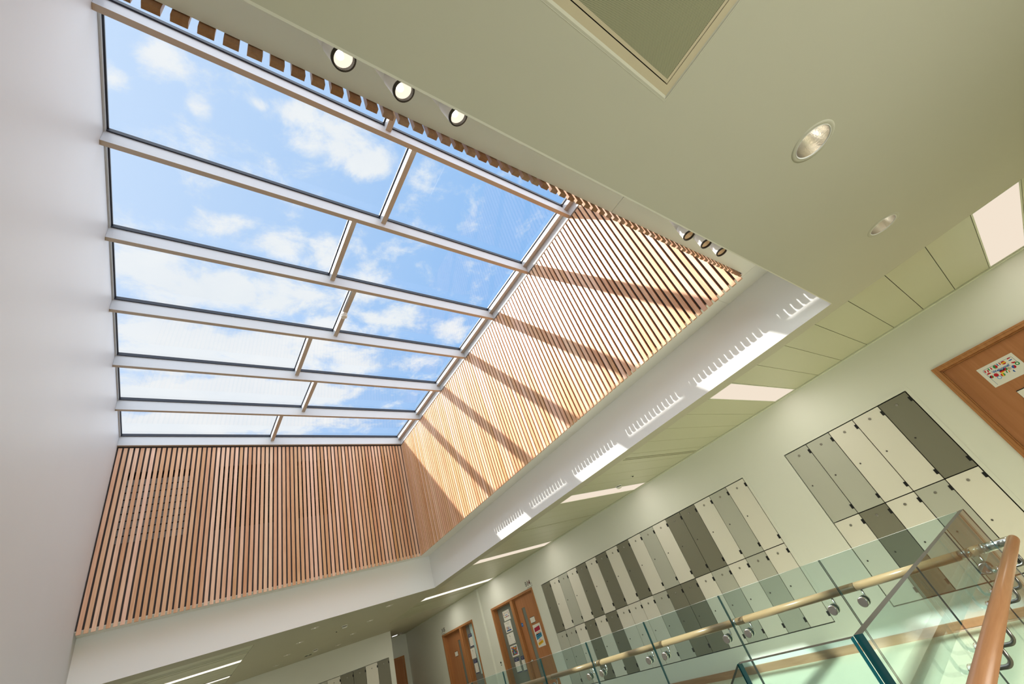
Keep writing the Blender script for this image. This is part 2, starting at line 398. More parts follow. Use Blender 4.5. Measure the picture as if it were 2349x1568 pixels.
def light(x0, x1, y0, label, mat, w=TP, power=6.):
    t = thing('ceiling_light', label, 'ceiling light', ((x0+x1)/2, y0+w/2, ZC), 'flush ceiling light panels')
    mb = MB(); f = .013
    for a in ((x0, x1, y0, y0+f), (x0, x1, y0+w-f, y0+w), (x0, x0+f, y0+f, y0+w-f), (x1-f, x1, y0+f, y0+w-f)):
        mb.box(a[0]+.002, a[1]-.002, a[2]+(.002 if a[2] == y0 else 0), a[3]-(.002 if a[3] == y0+w else 0), ZC-.0005, ZC+.014)
    mb.build('frame', M['tile_trim'], t)
    MB().box(x0+f, x1-f, y0+f, y0+w-f, ZC+.003, ZC+.012).build('diffuser', mat, t)
    L = bpy.data.lights.new('panel_lamp', 'AREA'); L.shape = 'RECTANGLE'; L.size = (x1-x0)*.6; L.size_y = w*.8; L.energy = power*1.15; L.color = (.98, .95, .84)
    lo = bpy.data.objects.new('panel_lamp', L); C.objects.link(lo); lo.location = ((x0+x1)/2, y0+w/2, ZC+H-.004)
    return t
lab = ['glowing ceiling panel above the Welcome door, nearest of the row', 'glowing ceiling panel above the short locker bank',
       'glowing ceiling panel beside the smoke detector, above the long locker bank', 'glowing ceiling panel above the far end of the long locker bank',
       'thin glowing ceiling panel in front of door B14', 'thin glowing ceiling panel in front of door B15']
for y, l, i in zip(LY+[11.78], lab, range(6)):
    k = int(round((y-TYS)/TP)); light(TX0, TX1, TYS+k*TP, l, M['diffuser'] if i < 4 else M['diffuser_far'], power=6. if i < 4 else 9.)
def slot(x0, x1, y, label, name='slot_diffuser'):
    t = thing(name, label, 'air diffuser', ((x0+x1)/2, y+TP/2, ZC), 'linear slot diffusers')
    c = y+TP/2; gg = .0022
    mb = MB(); mb.box(x0+gg, x1-gg, y+gg, c-.034, ZC, ZC+.01); mb.box(x0+gg, x1-gg, c+.034, y+TP-gg, ZC, ZC+.01)
    mb.box(x0+gg, x0+.036, c-.034, c+.034, ZC, ZC+.01); mb.box(x1-.015, x1-gg, c-.034, c+.034, ZC, ZC+.01); mb.box(x0+.036, x1-.015, c-.012, c+.012, ZC, ZC+.01)
    mb.build('tile_frame', M['tile'], t)
    for s_ in (-1, 1): MB().box(x0+.036, x1-.015, c+s_*.023-.011, c+s_*.023+.011, ZC+.012, ZC+.04).build('slot', M['ink'], t)
for y, l in ((3.235, 'black double slot air diffuser between two glowing panels, nearest of three'), (5.70, 'slot air diffuser in the ceiling above the middle of the long locker bank'),
             (10.29, 'faint slot air diffuser just before the panel at door B15')):
    k = int((y-TYS)/TP); slot(TX0, TX1, TYS+k*TP, l)
# second strip
BP = (BY1-BY0)/12
def second():
    global TP
    keep = TP; TP = BP
    tile_strip(BX0, BX1, BY0, range(12), {1, 4, 9}, 'ceiling_tiles', 'ceiling tiles in the strip before the end wall')
    slot(BX0, BX1, BY0+BP*1-.03, 'dark slot air diffuser under the back bulkhead')
    light(BX0, BX1, 10.15, 'glowing strip in the ceiling just behind the back bulkhead', M['diffuser_far'], BP, 9.)
    light(BX0, BX1, 11.84, 'glowing strip in the ceiling farther toward the end wall lockers', M['diffuser_far'], BP, 9.)
    TP = keep
second()

# ------------------------------------------------------------------ rooflight
YB = [1.78+1.063*i for i in range(7)]; BW = .05
win = bpy.data.objects.new('window_1', None); C.objects.link(win); win.location = ((XL+SX)/2, 4.4, zbeam(1.4)+H)
struct(win, 'large glazed rooflight of white beams showing the sky', 'rooflight')
def slope_box(mb, x0, x1, y0, y1, b0, b1, under=False):    # box following the roof slope, heights above beam underside
    p = [(x0,y0,zbeam(x0)+b0),(x1,y0,zbeam(x1)+b0),(x1,y1,zbeam(x1)+b0),(x0,y1,zbeam(x0)+b0)]
    q = [(x0,y0,zbeam(x0)+b1),(x1,y0,zbeam(x1)+b1),(x1,y1,zbeam(x1)+b1),(x0,y1,zbeam(x0)+b1)]
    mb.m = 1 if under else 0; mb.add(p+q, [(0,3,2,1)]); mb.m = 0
    return mb.add(p+q, [(4,5,6,7),(0,1,5,4),(1,2,6,5),(2,3,7,6),(3,0,4,7)])
for y in [.70]+YB:
    slope_box(MB(), XL+.001, SX+.03, y, y+BW, 0, GL-.002, True).build('beam', [M['frame'], M['frame_under_shade']], win)
edges = [.70]+YB
PB0 = .072
for i in range(7):
    y0, y1 = edges[i]+BW, edges[i+1]
    px = 1.235 if i % 2 == 0 else 1.543
    slope_box(MB(), px, px+.055, y0, y1, PB0, GL-.002, True).build('glazing_bar', [M['frame'], M['frame_under_shade']], win)
    slope_box(MB(), SX-.065, SX+.03, y0, y1, .10, GL-.002, True).build('edge_bar', [M['frame'], M['frame_under_shade']], win)
    for a, b in ((XL+.016, px), (px+.055, SX-.065)):
        mb = MB(); t = .014; lo, hi = .155, GL-.001
        slope_box(mb, a, b, y1-t, y1-.0005, lo, hi); slope_box(mb, a, b, y0+.0005, y0+t, lo, hi)
        slope_box(mb, a, a+t, y0+t, y1-t, lo+.022, hi); slope_box(mb, b-t, b-.0005, y0+t, y1-t, lo+.022, hi)
        mb.build('gasket', M['gasket'], win)
        MB().quad((a, y0, zbeam(a)+GL), (a, y1, zbeam(a)+GL), (b, y1, zbeam(b)+GL), (b, y0, zbeam(b)+GL)).build('pane', M['sky_glass'], win)
mb = MB(); slope_box(mb, SX+.001, SX+.03, .70, 8.2, -.006, .10); mb.build('flashing', M['frame'], win)
mb = MB(); slope_box(mb, XL-.2, XL+.016, .70, 8.2, GL-.004, GL+.01); slope_box(mb, XL+.001, XL+.016, .70, 8.2, .15, GL-.004); mb.build('wall_cap', M['frame'], win)
mb = MB(); slope_box(mb, SX+.028, SX+.4, .3, 8.6, GL-.004, GL+.03); slope_box(mb, XL-.2, SX+.4, 8.206, 8.6, GL-.004, GL+.03); slope_box(mb, XL-.2, SX+.4, .3, .70, GL-.004, GL+.03)
mb.build('roof_edge', M['frame'], win)

# ------------------------------------------------------------------ slatted cladding
P = .0662; SWD = .0435; TH = .021
def slat_island(mb, x0, x1, y0, y1, z0, z1f): # single slat with top following the roof
    p = [(x0,y0,z0),(x1,y0,z0),(x1,y1,z0),(x0,y1,z0)] + [(x0,y0,z1f(x0)),(x1,y0,z1f(x1)),(x1,y1,z1f(x1)),(x0,y1,z1f(x0))]
    mb.hexa(p)
# back
t = thing('slat_cladding', 'shaded orange timber slat wall at the back of the rooflight well', 'slat wall', ((XL+SX)/2, 8.22, ZB), 'timber slat walls')
mb = MB(); x = -.815
while x+SWD < SX+.03:
    slat_island(mb, x, x+SWD, SYF, SYF+TH, ZB, lambda q: zbeam(q)-.028); x += P
mb.build('slats', M['slat'], t)
LV = [(-.64, .16), (.497, 1.30), (1.66, 2.30), (2.83, 3.44)]
mb = MB(); plate(mb, lambda a, b: (a, 8.236, b if b < 4.6 else zbeam(a)+.15), (XL, SX+.034, ZS+.013, 4.62), holes=[(a, b, 2.905, 3.985) for a, b in LV])
mb.box(XL, SX+.034, 8.36, 8.38, ZS+.03, 4.35)
for a, b in LV:
    for u0, u1, v0, v1 in ((a-.004, a, 2.9, 3.99), (b, b+.004, 2.9, 3.99)): mb.box(u0, u1, 8.238, 8.36, v0, v1)
    mb.box(a, b, 8.238, 8.36, 2.895, 2.903); mb.box(a, b, 8.238, 8.36, 3.987, 3.995)
mb.build('backing', M['black'], t)
for i, (a, b) in enumerate(LV):
    mb = MB()
    for k in range(9):
        z = 2.915+k*.108
        mb.hexa([(a,8.25,z),(b,8.25,z),(b,8.256,z),(a,8.256,z),(a,8.262,z+.094),(b,8.262,z+.094),(b,8.268,z+.094),(a,8.268,z+.094)])
    mb.build('louvre_grille', M['louvre'] if i == 0 else M['dark_gap'], t)
# right
t = thing('slat_cladding', 'bright sunlit timber slat wall striped by beam shadows', 'slat wall', (3.76, 4.45, ZB), 'timber slat walls')
mb = MB(); y = .6995; n = 112; py = (8.198-.6995-SWD)/(n-1)
for i in range(n):
    yy = .6995+i*py; slat_island(mb, SX, SX+TH, yy, yy+SWD, ZB, lambda q: zbeam(SX)-.030)
mb.build('slats', M['slat'], t)
MB().box(3.780, 3.79, .673, 8.4, ZS+.001, 4.36).build('backing', M['black'], t)
# near
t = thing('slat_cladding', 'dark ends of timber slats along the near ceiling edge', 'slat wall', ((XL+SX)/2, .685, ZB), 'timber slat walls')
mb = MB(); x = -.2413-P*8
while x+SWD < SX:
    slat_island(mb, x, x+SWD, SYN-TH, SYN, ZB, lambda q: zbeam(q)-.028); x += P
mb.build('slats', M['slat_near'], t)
MB().hexa([(XL,.66,ZS+.001),(SX+.05,.66,ZS+.001),(SX+.05,.672,ZS+.001),(XL,.672,ZS+.001)]+[(a,b,zbeam(a)+.15) for a,b in ((XL,.66),(SX+.05,.66),(SX+.05,.672),(XL,.672))]).build('backing', M['black'], t)

# smoke detector on the glazing bar
def detector(x, y, z, label, r=.05, group='ceiling smoke detectors'):
    t = thing('smoke_detector', label, 'smoke detector', (x, y, z), group)
    MB().rev((x, y, z), (x, y, z-.014), [(0, r), (.6, r), (1, r*.94)], 24, (True, True)).build('base', M['white_plastic'], t)
    MB().rev((x, y, z-.014), (x, y, z-.024), [(0, r*.7), (1, r*.7)], 24, (True, True)).build('vent_ring', M['dark_gap'], t)
    MB().rev((x, y, z-.024), (x, y, z-.045), [(0, r*.92), (.5, r*.88), (1, r*.55)], 24, (True, True)).build('cap', M['white_plastic'], t)
    return t
zz = zbeam(1.57)+PB0
t = detector(1.56, 4.49, zz-.012, 'white round smoke detector hanging under a rooflight glazing bar', .047)
MB().box(1.545, 1.595, 4.44, 4.54, zz-.012, zz).build('mounting_plate', M['white_plastic'], t)
mb = MB().tube([(1.538, 3.96, zz+.02), (1.538, 4.45, zz+.02)], .009, 10); mb.box(1.528, 1.548, 4.1, 4.115, zz+.005, zz+.034); mb.build('conduit', M['conduit'], t)
detector(5.232, 4.208, ZC, 'white smoke detector in front of a glowing panel over the lockers', .052)
detector(2.757, 9.86, ZC, 'larger smoke detector on the ceiling near the back bulkhead', .055)
detector(2.729, 12.06, ZC, 'smoke detector on the dim ceiling close to the end wall', .055)
detector(5.70, 14.79, ZC, 'smoke detector on the corridor ceiling beside the small bright lamp', .05)
def small_disc(x, y, label, r=.03):
    t = thing('ceiling_sensor', label, 'sensor', (x, y, ZC), 'small ceiling sensors')
    MB().rev((x, y, ZC), (x, y, ZC-.008), [(0, r), (.5, r), (1, r*.85)], 20, (True, True)).build('rim', M['tile_trim'], t)
    MB().rev((x, y, ZC-.008), (x, y, ZC-.018), [(0, r*.55), (1, r*.3)], 16, (True, True)).build('eye', M['dark_gap'], t)
small_disc(5.20, 3.862, 'tiny dark sensor in the tiles beyond the slot diffuser')
small_disc(2.724, 10.303, 'tiny dark sensor on the plain ceiling beside a smoke detector')
# emergency lamp
t = thing('emergency_light', 'small bright white lamp on the dim corridor ceiling', 'lamp', (5.56, 14.9, ZC))
MB().box(5.47, 5.65, 14.83, 14.97, ZC-.012, ZC).build('housing', M['white_plastic'], t); MB().box(5.49, 5.63, 14.85, 14.95, ZC-.015, ZC-.012).build('lens', M['emergency'], t)
# access plate near end wall
t = thing('ceiling_vent', 'small dark vent plate on the ceiling against the end wall', 'vent', (2.71, 12.63, ZC))
MB().box(2.62, 2.80, 12.55, 12.70, ZC-.01, ZC).build('plate', M['tile_trim'], t)
for xx in (2.635, 2.715): MB().box(xx, xx+.06, 12.565, 12.685, ZC-.012, ZC-.01).build('slot', M['dark_gap'], t)

# ------------------------------------------------------------------ downlights
def downlight(x, y, r, label, lit, group):
    t = thing('downlight', label, 'downlight', (x, y, ZC), group)
    n = 40
    MB().rev((x, y, ZC+.001), (x, y, ZC-.0025), [(0, r+.022), (.6, r+.021), (.9, r+.012), (1, r+.003), (.3, r-.001)], n).build('rim', M['ceiling'], t)
    MB().rev((x, y, ZC-.0035), (x, y, ZC+.001), [(.4, r+.004), (0, r+.003), (0, r+.0005), (1, r-.002)], n).build('inner_ring', M['white_plastic'], t)
    MB().rev((x, y, ZC), (x, y, ZC+.11), [(0, r-.001), (.3, r*.96), (.6, r*.84), (.85, r*.66), (1, r*.5)], n, (False, True)).build('reflector', M['rim_steel'], t)
    MB().rev((x, y, ZC+.075), (x, y, ZC+.108), [(0, r*.1), (.3, r*.26), (1, r*.26)], 20, (True, True)).build('bulb', lit, t)
downlight(2.06, -.21, .078, 'large chrome downlight nearest the perforated ceiling grille', M['small_lamp'], 'chrome downlights in the near ceiling')
downlight(3.385, -.21, .078, 'smaller looking chrome downlight nearer the ceiling tiles and Welcome door', M['small_lamp'], 'chrome downlights in the near ceiling')
fl = ['under the back bulkhead, left of the detector', 'under the back bulkhead corner, nearest the light panels', 'second from the bulkhead in the file by the strip lights',
      'second from the bulkhead in the file by the light panels', 'third from the bulkhead in the file by the strip lights', 'third from the bulkhead in the file by the light panels',
      'against the end wall in the file by the strip lights', 'against the end wall in the file by the light panels']
for (x, y), l in zip(DL_FAR, fl): downlight(x, y, .06, 'small downlight '+l, M['small_lamp'], 'small downlights before the end wall')

# ------------------------------------------------------------------ perforated ceiling grille
t = thing('ceiling_grille', 'square perforated metal grille in a beige frame set in the near ceiling', 'ceiling grille', ((HX0+HX1)/2, (HY0+HY1)/2, ZC))
mb = MB()
def ring(mb, a, za, b, zb):   # a,b rects x0,x1,y0,y1
    A = [(a[0],a[2],za),(a[1],a[2],za),(a[1],a[3],za),(a[0],a[3],za)]; B = [(b[0],b[2],zb),(b[1],b[2],zb),(b[1],b[3],zb),(b[0],b[3],zb)]
    mb.add(A+B, [(0,4,5,1),(1,5,6,2),(2,6,7,3),(3,7,4,0)])
def ins(r, d): return (r[0]+d, r[1]-d, r[2]+d, r[3]-d)
R0 = (HX0-.006, HX1+.006, HY0-.006, HY1+.008)
ring(mb, R0, ZC-.0004, (HX0+.004, HX1-.003, HY0+.004, HY1-.008), ZC+.006)
mb.build('bevel', M['ceiling'], t)
mb = MB(); R1 = (HX0+.004, HX1-.003, HY0+.004, HY1-.008); R2 = ins(R1, .026)
ring(mb, R1, ZC+.006, R2, ZC+.006); ring(mb, R2, ZC+.006, R2, ZC+.03); mb.build('frame', M['perf_frame'], t)
R3 = ins(R2, .003); R4 = ins(R3, .010)
mb = MB(); ring(mb, R3, ZC+.007, R4, ZC+.007); mb.box(R3[0], R3[1], R3[2], R3[3], ZC+.028, ZC+.03); mb.build('border', M['perf_frame'], t)
MB().add([(R4[0],R4[2],ZC+.008),(R4[1],R4[2],ZC+.008),(R4[1],R4[3],ZC+.008),(R4[0],R4[3],ZC+.008)], [(3,2,1,0)]).build('perforated_panel', M['perf'], t)
mb = MB().box(HX0-.004, HX1+.004, HY0-.004, HY1+.004, ZC+.05, ZC+.06); mb.build('plenum', M['black'], t)

# ------------------------------------------------------------------ spotlights
def spot(x, y, z, tilt, lit, label, group):
    top = Vector((x-tilt*.13, y, z+.13)); m = Vector((x, y, z)); a = (top-m).normalized()
    t = thing('spotlight', label, 'spotlight', (x, y, z), group)
    j = m+a*.08
    MB().rev(m, j, [(0, .0355), (.06, .0365), (1, .036)], 28, (False, True)).build('body', M['spot_body'], t)
    MB().rev(j+a*.002, j+a*.11, [(0, .035), (.85, .033), (1, .026)], 28, (True, True)).build('back_housing', M['spot_body'], t)
    MB().rev(m-a*.0025, m+a*.007, [(0, .0312), (0, .0368), (1, .037)], 32).build('bezel', M['spot_rim'], t)
    MB().rev(m-a*.0025, m+a*.012, [(0, .0312), (1, .0295)], 28).build('inner_rim', M['spot_rim'], t)
    lens = MB().rev(m+a*.008, m+a*.03, [(0, .0297), (.5, .022), (1, .010)], 24, (False, True)).build('reflector', M['spot_on'] if lit else M['spot_off'], t)
    if lit: MB().rev(m+a*.004-Vector((.007, -.004, 0)), m+a*.028-Vector((.004, 0, 0)), [(0, .002), (.15, .008), (.4, .012), (1, .012)], 16, (True, True)).build('bulb', M['spot_bulb'], t)
    MB().tube([j+a*.09, j+a*.15+Vector((0, -.03, 0)), (x-tilt*.2, OYN+.004, z+.26)], .008, 10).build('arm', M['spot_body'], t)
    MB().cyl((x-tilt*.2, OYN+.0005, z+.26), (x-tilt*.2, OYN+.012, z+.26), .03, 20).build('wall_plate', M['spot_body'], t)
    if lit:
        L = bpy.data.lights.new('spot_lamp', 'SPOT'); L.energy = 6; L.color = (1, .82, .6); L.spot_size = 1.2; L.spot_blend = .8; L.shadow_soft_size = .03
        o = bpy.data.objects.new('spot_lamp', L); C.objects.link(o); o.location = (m-a*.01)+Vector((0, 0, H)); o.rotation_euler = (-a).to_track_quat('-Z', 'Y').to_euler()
for x, y, z, l in ((.252, .47, 1.537, 'lit white spotlight farthest from the tiled ceiling, at the rooflight edge'), (.439, .47, 1.522, 'lit white spotlight in the middle of the glowing trio'), (.649, .47, 1.543, 'lit white spotlight of the glowing trio nearest the unlit ones')):
    spot(x, y, z, .30, True, l, 'lit spotlights')
for x, z, l in ((2.198, 1.51, 'unlit white spotlight of the far trio, closest to the lit ones'), (2.406, 1.515, 'unlit white spotlight in the middle of the far trio'), (2.597, 1.508, 'unlit white spotlight nearest the corner of the slat walls')):
    spot(x, .47, z, 0., False, l, 'unlit spotlights')

# ------------------------------------------------------------------ lockers
def locker(mirror, wallx, y0, z0, z1, col, label, group):
    """front at wallx facing -X, hinge side at low y; y0 = low-y edge"""
    t = thing('locker', label, 'locker', (wallx+.02, y0+LW/2, z0), group); g = .0045; D = wallx+.002
    zt = 0
    MB().box(D, D+.018, y0+g, y0+LW-g, z0+g, z1-g).build('door', M[col], t)
    yc = y0+LW/2
    MB().rev((D, yc, z1-.079), (D-.006, yc, z1-.079), [(0, .014), (.7, .014), (1, .011)], 20, (False, True)).build('lock', M['lock'], t)
    yk = y0+LW-.062; zk = (z0+z1)/2
    MB().rev((D, yk, zk), (D-.006, yk, zk), [(0, .009), (1, .0075)], 14, (False, True)).build('keyhole', M['keyhole'], t)
    for a, b in ((z1-.112, z1-.062), (z0+.062, z0+.112)): MB().box(D-.003, D+.001, y0-.004, y0+.024, a, b).build('hinge', M['hinge'], t)
    return t
cn = {'C': 'cream', 'G': 'light grey', 'D': 'dark grey'}; cm = {'C': 'cream', 'G': 'grey', 'D': 'dark'}
up2 = 'DCGCDCDCDCGCDDCGC'; lo2 = 'GGCDCDCCCGDDCGCGC'; up1 = 'GGCCD'; lo1 = 'CDCGC'
for s_, z0, z1, row in ((up2, LZ[1], LZ[2], 'upper'), (lo2, LZ[0], LZ[1], 'lower')):
    for i, c in enumerate(s_):
        locker(0, XR, BANK2[1]-(i+1)*LW, z0, z1, cm[c], '%s locker, %s row of the long bank, %s column counting from door B14' % (cn[c], row, ordn(i)), 'lockers in the long bank')
for s_, z0, z1, row in ((up1, LZ[1], LZ[2], 'upper'), (lo1, LZ[0], LZ[1], 'lower')):
    for i, c in enumerate(s_):
        locker(0, XR, BANK1[1]-(i+1)*LW, z0, z1, cm[c], '%s locker, %s row of the short bank, %s column counting toward the Welcome door' % (cn[c], row, ordn(i)), 'lockers in the short bank')
def locker_back(i, col, label):
    x1 = 4.757-i*.3015; x0 = x1-.3015; g = .0045; z0, z1 = -.19, .708; D = Y1+.005
    t = thing('locker', label, 'locker', ((x0+x1)/2, Y1+.02, z0), 'lockers on the end wall')
    MB().box(x0+g, x1-g, D, D+.018, z0, z1).build('door', M[col], t)
    xc = (x0+x1)/2
    MB().rev((xc, D, z1-.085), (xc, D-.006, z1-.085), [(0, .014), (1, .011)], 16, (False, True)).build('lock', M['lock'], t)
    MB().box(x1-.024, x1+.004, D-.003, D+.001, z1-.112, z1-.062).build('hinge', M['hinge'], t)
for i, c in enumerate('DCDDCGCDC'): locker_back(i, cm[c], '%s locker on the end wall, %s counting from the corridor corner' % (cn[c], ordn(i)))
mb = MB(); mb.box(2.0, 4.79, Y1-.006, Y1, .724, .765)
struct(mb.build('trim_5', M['wall']), 'painted surround above the end wall lockers', 'trim')

# ------------------------------------------------------------------ printed sheets on the right wall (facing -X)
def S(y, z, x): k = x/XR; return y*k, z*k     # a point seen on the wall plane, carried to plane x
class Sheet:
    """u runs to the viewer's right (-y), v down; sizes in metres"""
    def __init__(s, x, y, z): s.x, s.y, s.z = x, y, z; s.mb = MB(); s.n = 0
    def pt(s, u, v): return (s.x - .0003*s.n, s.y-u, s.z-v)
    def poly(s, pts, col):
        s.mb.c = tuple(col); s.mb.add([s.pt(u, v) for u, v in pts], [tuple(range(len(pts)))]); return s
    def rect(s, u0, v0, u1, v1, col): return s.poly([(u0, v0), (u0, v1), (u1, v1), (u1, v0)], col)
    def disc(s, u, v, r, cols, ang=0., n=20):
        k = len(cols)
        for i, c in enumerate(cols):
            a0, a1 = -r+2*r*i/k, -r+2*r*(i+1)/k
            pts = []
            for q in range(7):
                h = a0+(a1-a0)*q/6; pts.append((h, math.sqrt(max(0, r*r-h*h))))
            pts = pts+[(h, -w) for h, w in reversed(pts)]
            ca, sa = math.cos(ang), math.sin(ang)
            s.poly([(u+a*ca-b*sa, v+a*sa+b*ca) for a, b in pts], c)
        return s
    def up(s): s.n += 1; return s
W_ = (.80, .78, .72); RED = (.55, .02, .03); GRN = (.03, .28, .08); BLU = (.03, .12, .38); YEL = (.85, .55, .04); BLK = (.02, .02, .02); NAVY = (.05, .06, .13); WHT = (.86, .84, .8); LBL = (.25, .45, .75)
def text_part(txt, size, mat, x, y, z, parent, offset=0., bold=0., shear=0., name='lettering'):
    cu = bpy.data.curves.new('lettering', 'FONT'); cu.body = txt; cu.size = size; cu.extrude = .0004; cu.offset = bold; cu.shear = shear
    tmp = bpy.data.objects.new('lettering_source', cu); C.objects.link(tmp)
    dg = bpy.context.evaluated_depsgraph_get(); me = bpy.data.meshes.new_from_object(tmp.evaluated_get(dg))
    bpy.data.objects.remove(tmp); bpy.data.curves.remove(cu)
    root = parent
    while root.parent is not None: root = root.parent
    mt = Matrix(((0, 0, -1, x), (-1, 0, 0, y), (0, 1, 0, z+H), (0, 0, 0, 1)))
    me.transform(Matrix.Translation(-Vector(root.location)) @ mt); me.materials.clear(); me.materials.append(mat)
    o = bpy.data.objects.new(name, me); C.objects.link(o); o.parent = parent; return o
def sheet_thing(name, label, cat, sh, group=None):
    t = thing(name, label, cat, (sh.x, sh.y, sh.z), group); sh.mb.build('print', M['print'], t); return t

# ------------------------------------------------------------------ doors
def jamb(mb, y0, y1, z1, fw=.046, x0=XR-.012, x1=XR+.16, stop=True):
    mb.box(x0, x1, y0, y0+fw, ZF, z1); mb.box(x0, x1, y1-fw, y1, ZF, z1); mb.box(x0, x1, y0+fw, y1-fw, z1-fw, z1)
    if stop:
        for a, b in ((y0+fw, y0+fw+.014), (y1-fw-.014, y1-fw)): mb.box(XR+.02, x1, a, b, ZF, z1-fw)
        mb.box(XR+.02, x1, y0+fw+.014, y1-fw-.014, z1-fw-.014, z1-fw)
def class_door(name, y0, y1, side, label):
    """side +1: leaf at the low-y side (B14); -1: leaf at the high-y side (B15)"""
    t = bpy.data.objects.new(name, None); C.objects.link(t); t.location = (XR, (y0+y1)/2, ZF+H); struct(t, label, 'door')
    zt = .737; mb = MB(); jamb(mb, y0, y1, zt); mb.build('frame', M['door_frame'], t, bevel=.003)
    if side > 0: la, lb, ma, mb_, ga, gb = y0+.06, y0+.845, y0+.845, y0+.99, y0+.99, y1-.046
    else: la, lb, ma, mb_, ga, gb = y1-1.02, y1-.06, y1-1.165, y1-1.02, y0+.046, y1-1.165
    q = MB(); q.box(XR-.006, XR+.16, ma+.02, mb_-.02, ZF, zt-.046); q.box(XR+.02, XR+.16, ma+.005, mb_-.005, ZF, zt-.046); q.build('mullion', M['door_frame'], t, bevel=.003)
    LX = XR+(.05 if side > 0 else .10)
    leaf = MB()
    if side > 0: va, vb = S(8.72, 0, LX)[0], S(8.85, 0, LX)[0]
    else: va, vb = S(11.915, 0, LX)[0], S(12.04, 0, LX)[0]
    vt, vbm = .463, -.95
    plate(leaf, lambda a, b: (LX, a, b), (la+.003, lb-.003, ZF+.005, zt-.055), holes=[(va, vb, vbm, vt)], flip=True)
    leaf.box(LX+.0444, LX+.045, la+.003, lb-.003, ZF+.005, zt-.055)
    for a, b, c_, d in ((va-.002, va, vbm, vt), (vb, vb+.002, vbm, vt), (va, vb, vt, vt+.002), (va, vb, vbm-.002, vbm)): leaf.box(LX+.0005, LX+.04, a, b, c_, d)
    lf = leaf.build('leaf', M['door'], t)
    MB().box(LX+.012, LX+.018, va, vb, vbm, vt).build('vision_panel', M['room_glass'], lf)
    hy = S(9.04 if side > 0 else 11.80, 0, LX)[0]
    hy = lb-.05 if side > 0 else la+.05
    hm = MB().tube([(LX, hy, -.48), (LX-.045, hy, -.48), (LX-.055, hy-.012*side, -.48), (LX-.055, hy-.12*side, -.48)], .009, 10); hm.cyl((LX, hy, -.48), (LX-.008, hy, -.48), .024, 18)
    hm.build('handle', M['steel'], lf)
    GX_ = XR+.12
    MB().box(GX_, GX_+.006, ga, gb, ZF, zt-.046).build('side_light', M['room_glass'] if side > 0 else M['room_glass_far'], t)
    q = MB()
    for a, b in ((ga, ga+.018), (gb-.018, gb)): q.box(GX_-.02, GX_, a, b, ZF, zt-.046)
    q.box(GX_-.02, GX_, ga+.018, gb-.018, zt-.064, zt-.046); q.build('glazing_bead', M['door_frame'], t)
    if side < 0:
        a, b = S(11.13, 0, GX_)[0], S(11.27, 0, GX_)[0]
        MB().add([(GX_-.002, ga+.02, .672), (GX_-.002, S(11.285, 0, GX_)[0], .672), (GX_-.002, S(11.19, 0, GX_)[0], -.40), (GX_-.002, ga+.02, -.40)], [(0,1,2,3)]).build('inner_window_view', M['inner_window_view'], t)
    return t, LX, GX_
d14, LX, GXD = class_door('door_2', B14[0], B14[1], 1, 'orange timber classroom door under sign B14 with papered side light')
d15, LX15, _ = class_door('door_3', B15[0], B15[1], -1, 'orange timber classroom door under sign B15')
# near door
t = bpy.data.objects.new('door_1', None); C.objects.link(t); t.location = (XR, -.13, ZF+H); struct(t, 'orange timber door carrying the Welcome sheet', 'door')
mb = MB(); y0, y1, zt = NEAR_D[0], NEAR_D[1], .737
jamb(mb, y0, y1, zt, .046, XR-.012, XR+.12)
for a, b, c_, d in ((y1-.020, y1+.001, ZF, zt+.001), (y0, y1-.020, zt-.020, zt+.001)): mb.box(XR-.017, XR-.0115, a, b, c_, d)
mb.build('frame', M['door_frame'], t, bevel=.004)
NLX = XR+.035
MB().box(NLX, NLX+.045, y0+.062, y1-.062, ZF+.005, zt-.062).build('leaf', M['door'], t)
# far door
t = bpy.data.objects.new('door_4', None); C.objects.link(t); t.location = (5.5, YF, ZF+H); struct(t, 'dark timber door at the end of the dim corridor', 'door')
mb = MB(); mb.box(5.0, 5.05, YF-.02, YF, ZF, .74); mb.box(5.90, 5.95, YF-.02, YF, ZF, .74); mb.box(5.05, 5.90, YF-.02, YF, .69, .74); mb.build('frame', M['door_frame'], t)
MB().box(5.055, 5.895, YF-.008, YF-.0005, ZF+.005, .688).build('leaf', M['door'], t)

# ---- things on the near door
x = NLX-.0015; yy, zz = S(.090, .545, x)
sh = Sheet(x, yy, zz); sh.rect(0, 0, .297, .21, W_).up()
fr = (.08, .18, .30)
sh.rect(.04, .028, .27, .0305, fr).rect(.030, .04, .0325, .195, fr).rect(.2705, .04, .273, .12, fr).poly([(.030, .04), (.0325, .041), (.0415, .0305), (.04, .028)], fr).poly([(.27, .028), (.2685, .0305), (.2705, .041), (.273, .04)], fr).up()
FL = [(.052, .05, .016, [RED, WHT, RED], .3), (.085, .045, .015, [GRN, WHT, RED], .1), (.127, .048, .017, [GRN, RED], .2), (.160, .042, .014, [BLU, WHT, RED], 0), (.195, .048, .017, [RED, YEL, RED], PI/2), (.247, .044, .016, [RED, WHT, BLU], PI/2),
      (.250, .078, .015, [WHT, RED], PI/2+.3), (.262, .105, .016, [GRN, GRN], 0), (.050, .083, .015, [RED, WHT], PI/2), (.046, .112, .014, [BLK, RED, GRN], .4), (.082, .115, .017, [RED, RED], 0), (.085, .145, .017, [LBL, LBL], 0), (.135, .108, .017, [BLK, RED, YEL], PI/2),
      (.120, .138, .016, [RED, YEL, GRN], .2), (.165, .104, .016, [BLK, RED, GRN], .5), (.193, .113, .014, [(.5, .42, .3), (.6, .5, .5)], .2), (.165, .132, .014, [GRN, WHT, (.75, .25, .03)], .2), (.225, .118, .016, [BLU, RED], .4), (.205, .150, .012, [BLU, WHT], 0)]
for f in FL: sh.disc(*f)
sh.up()
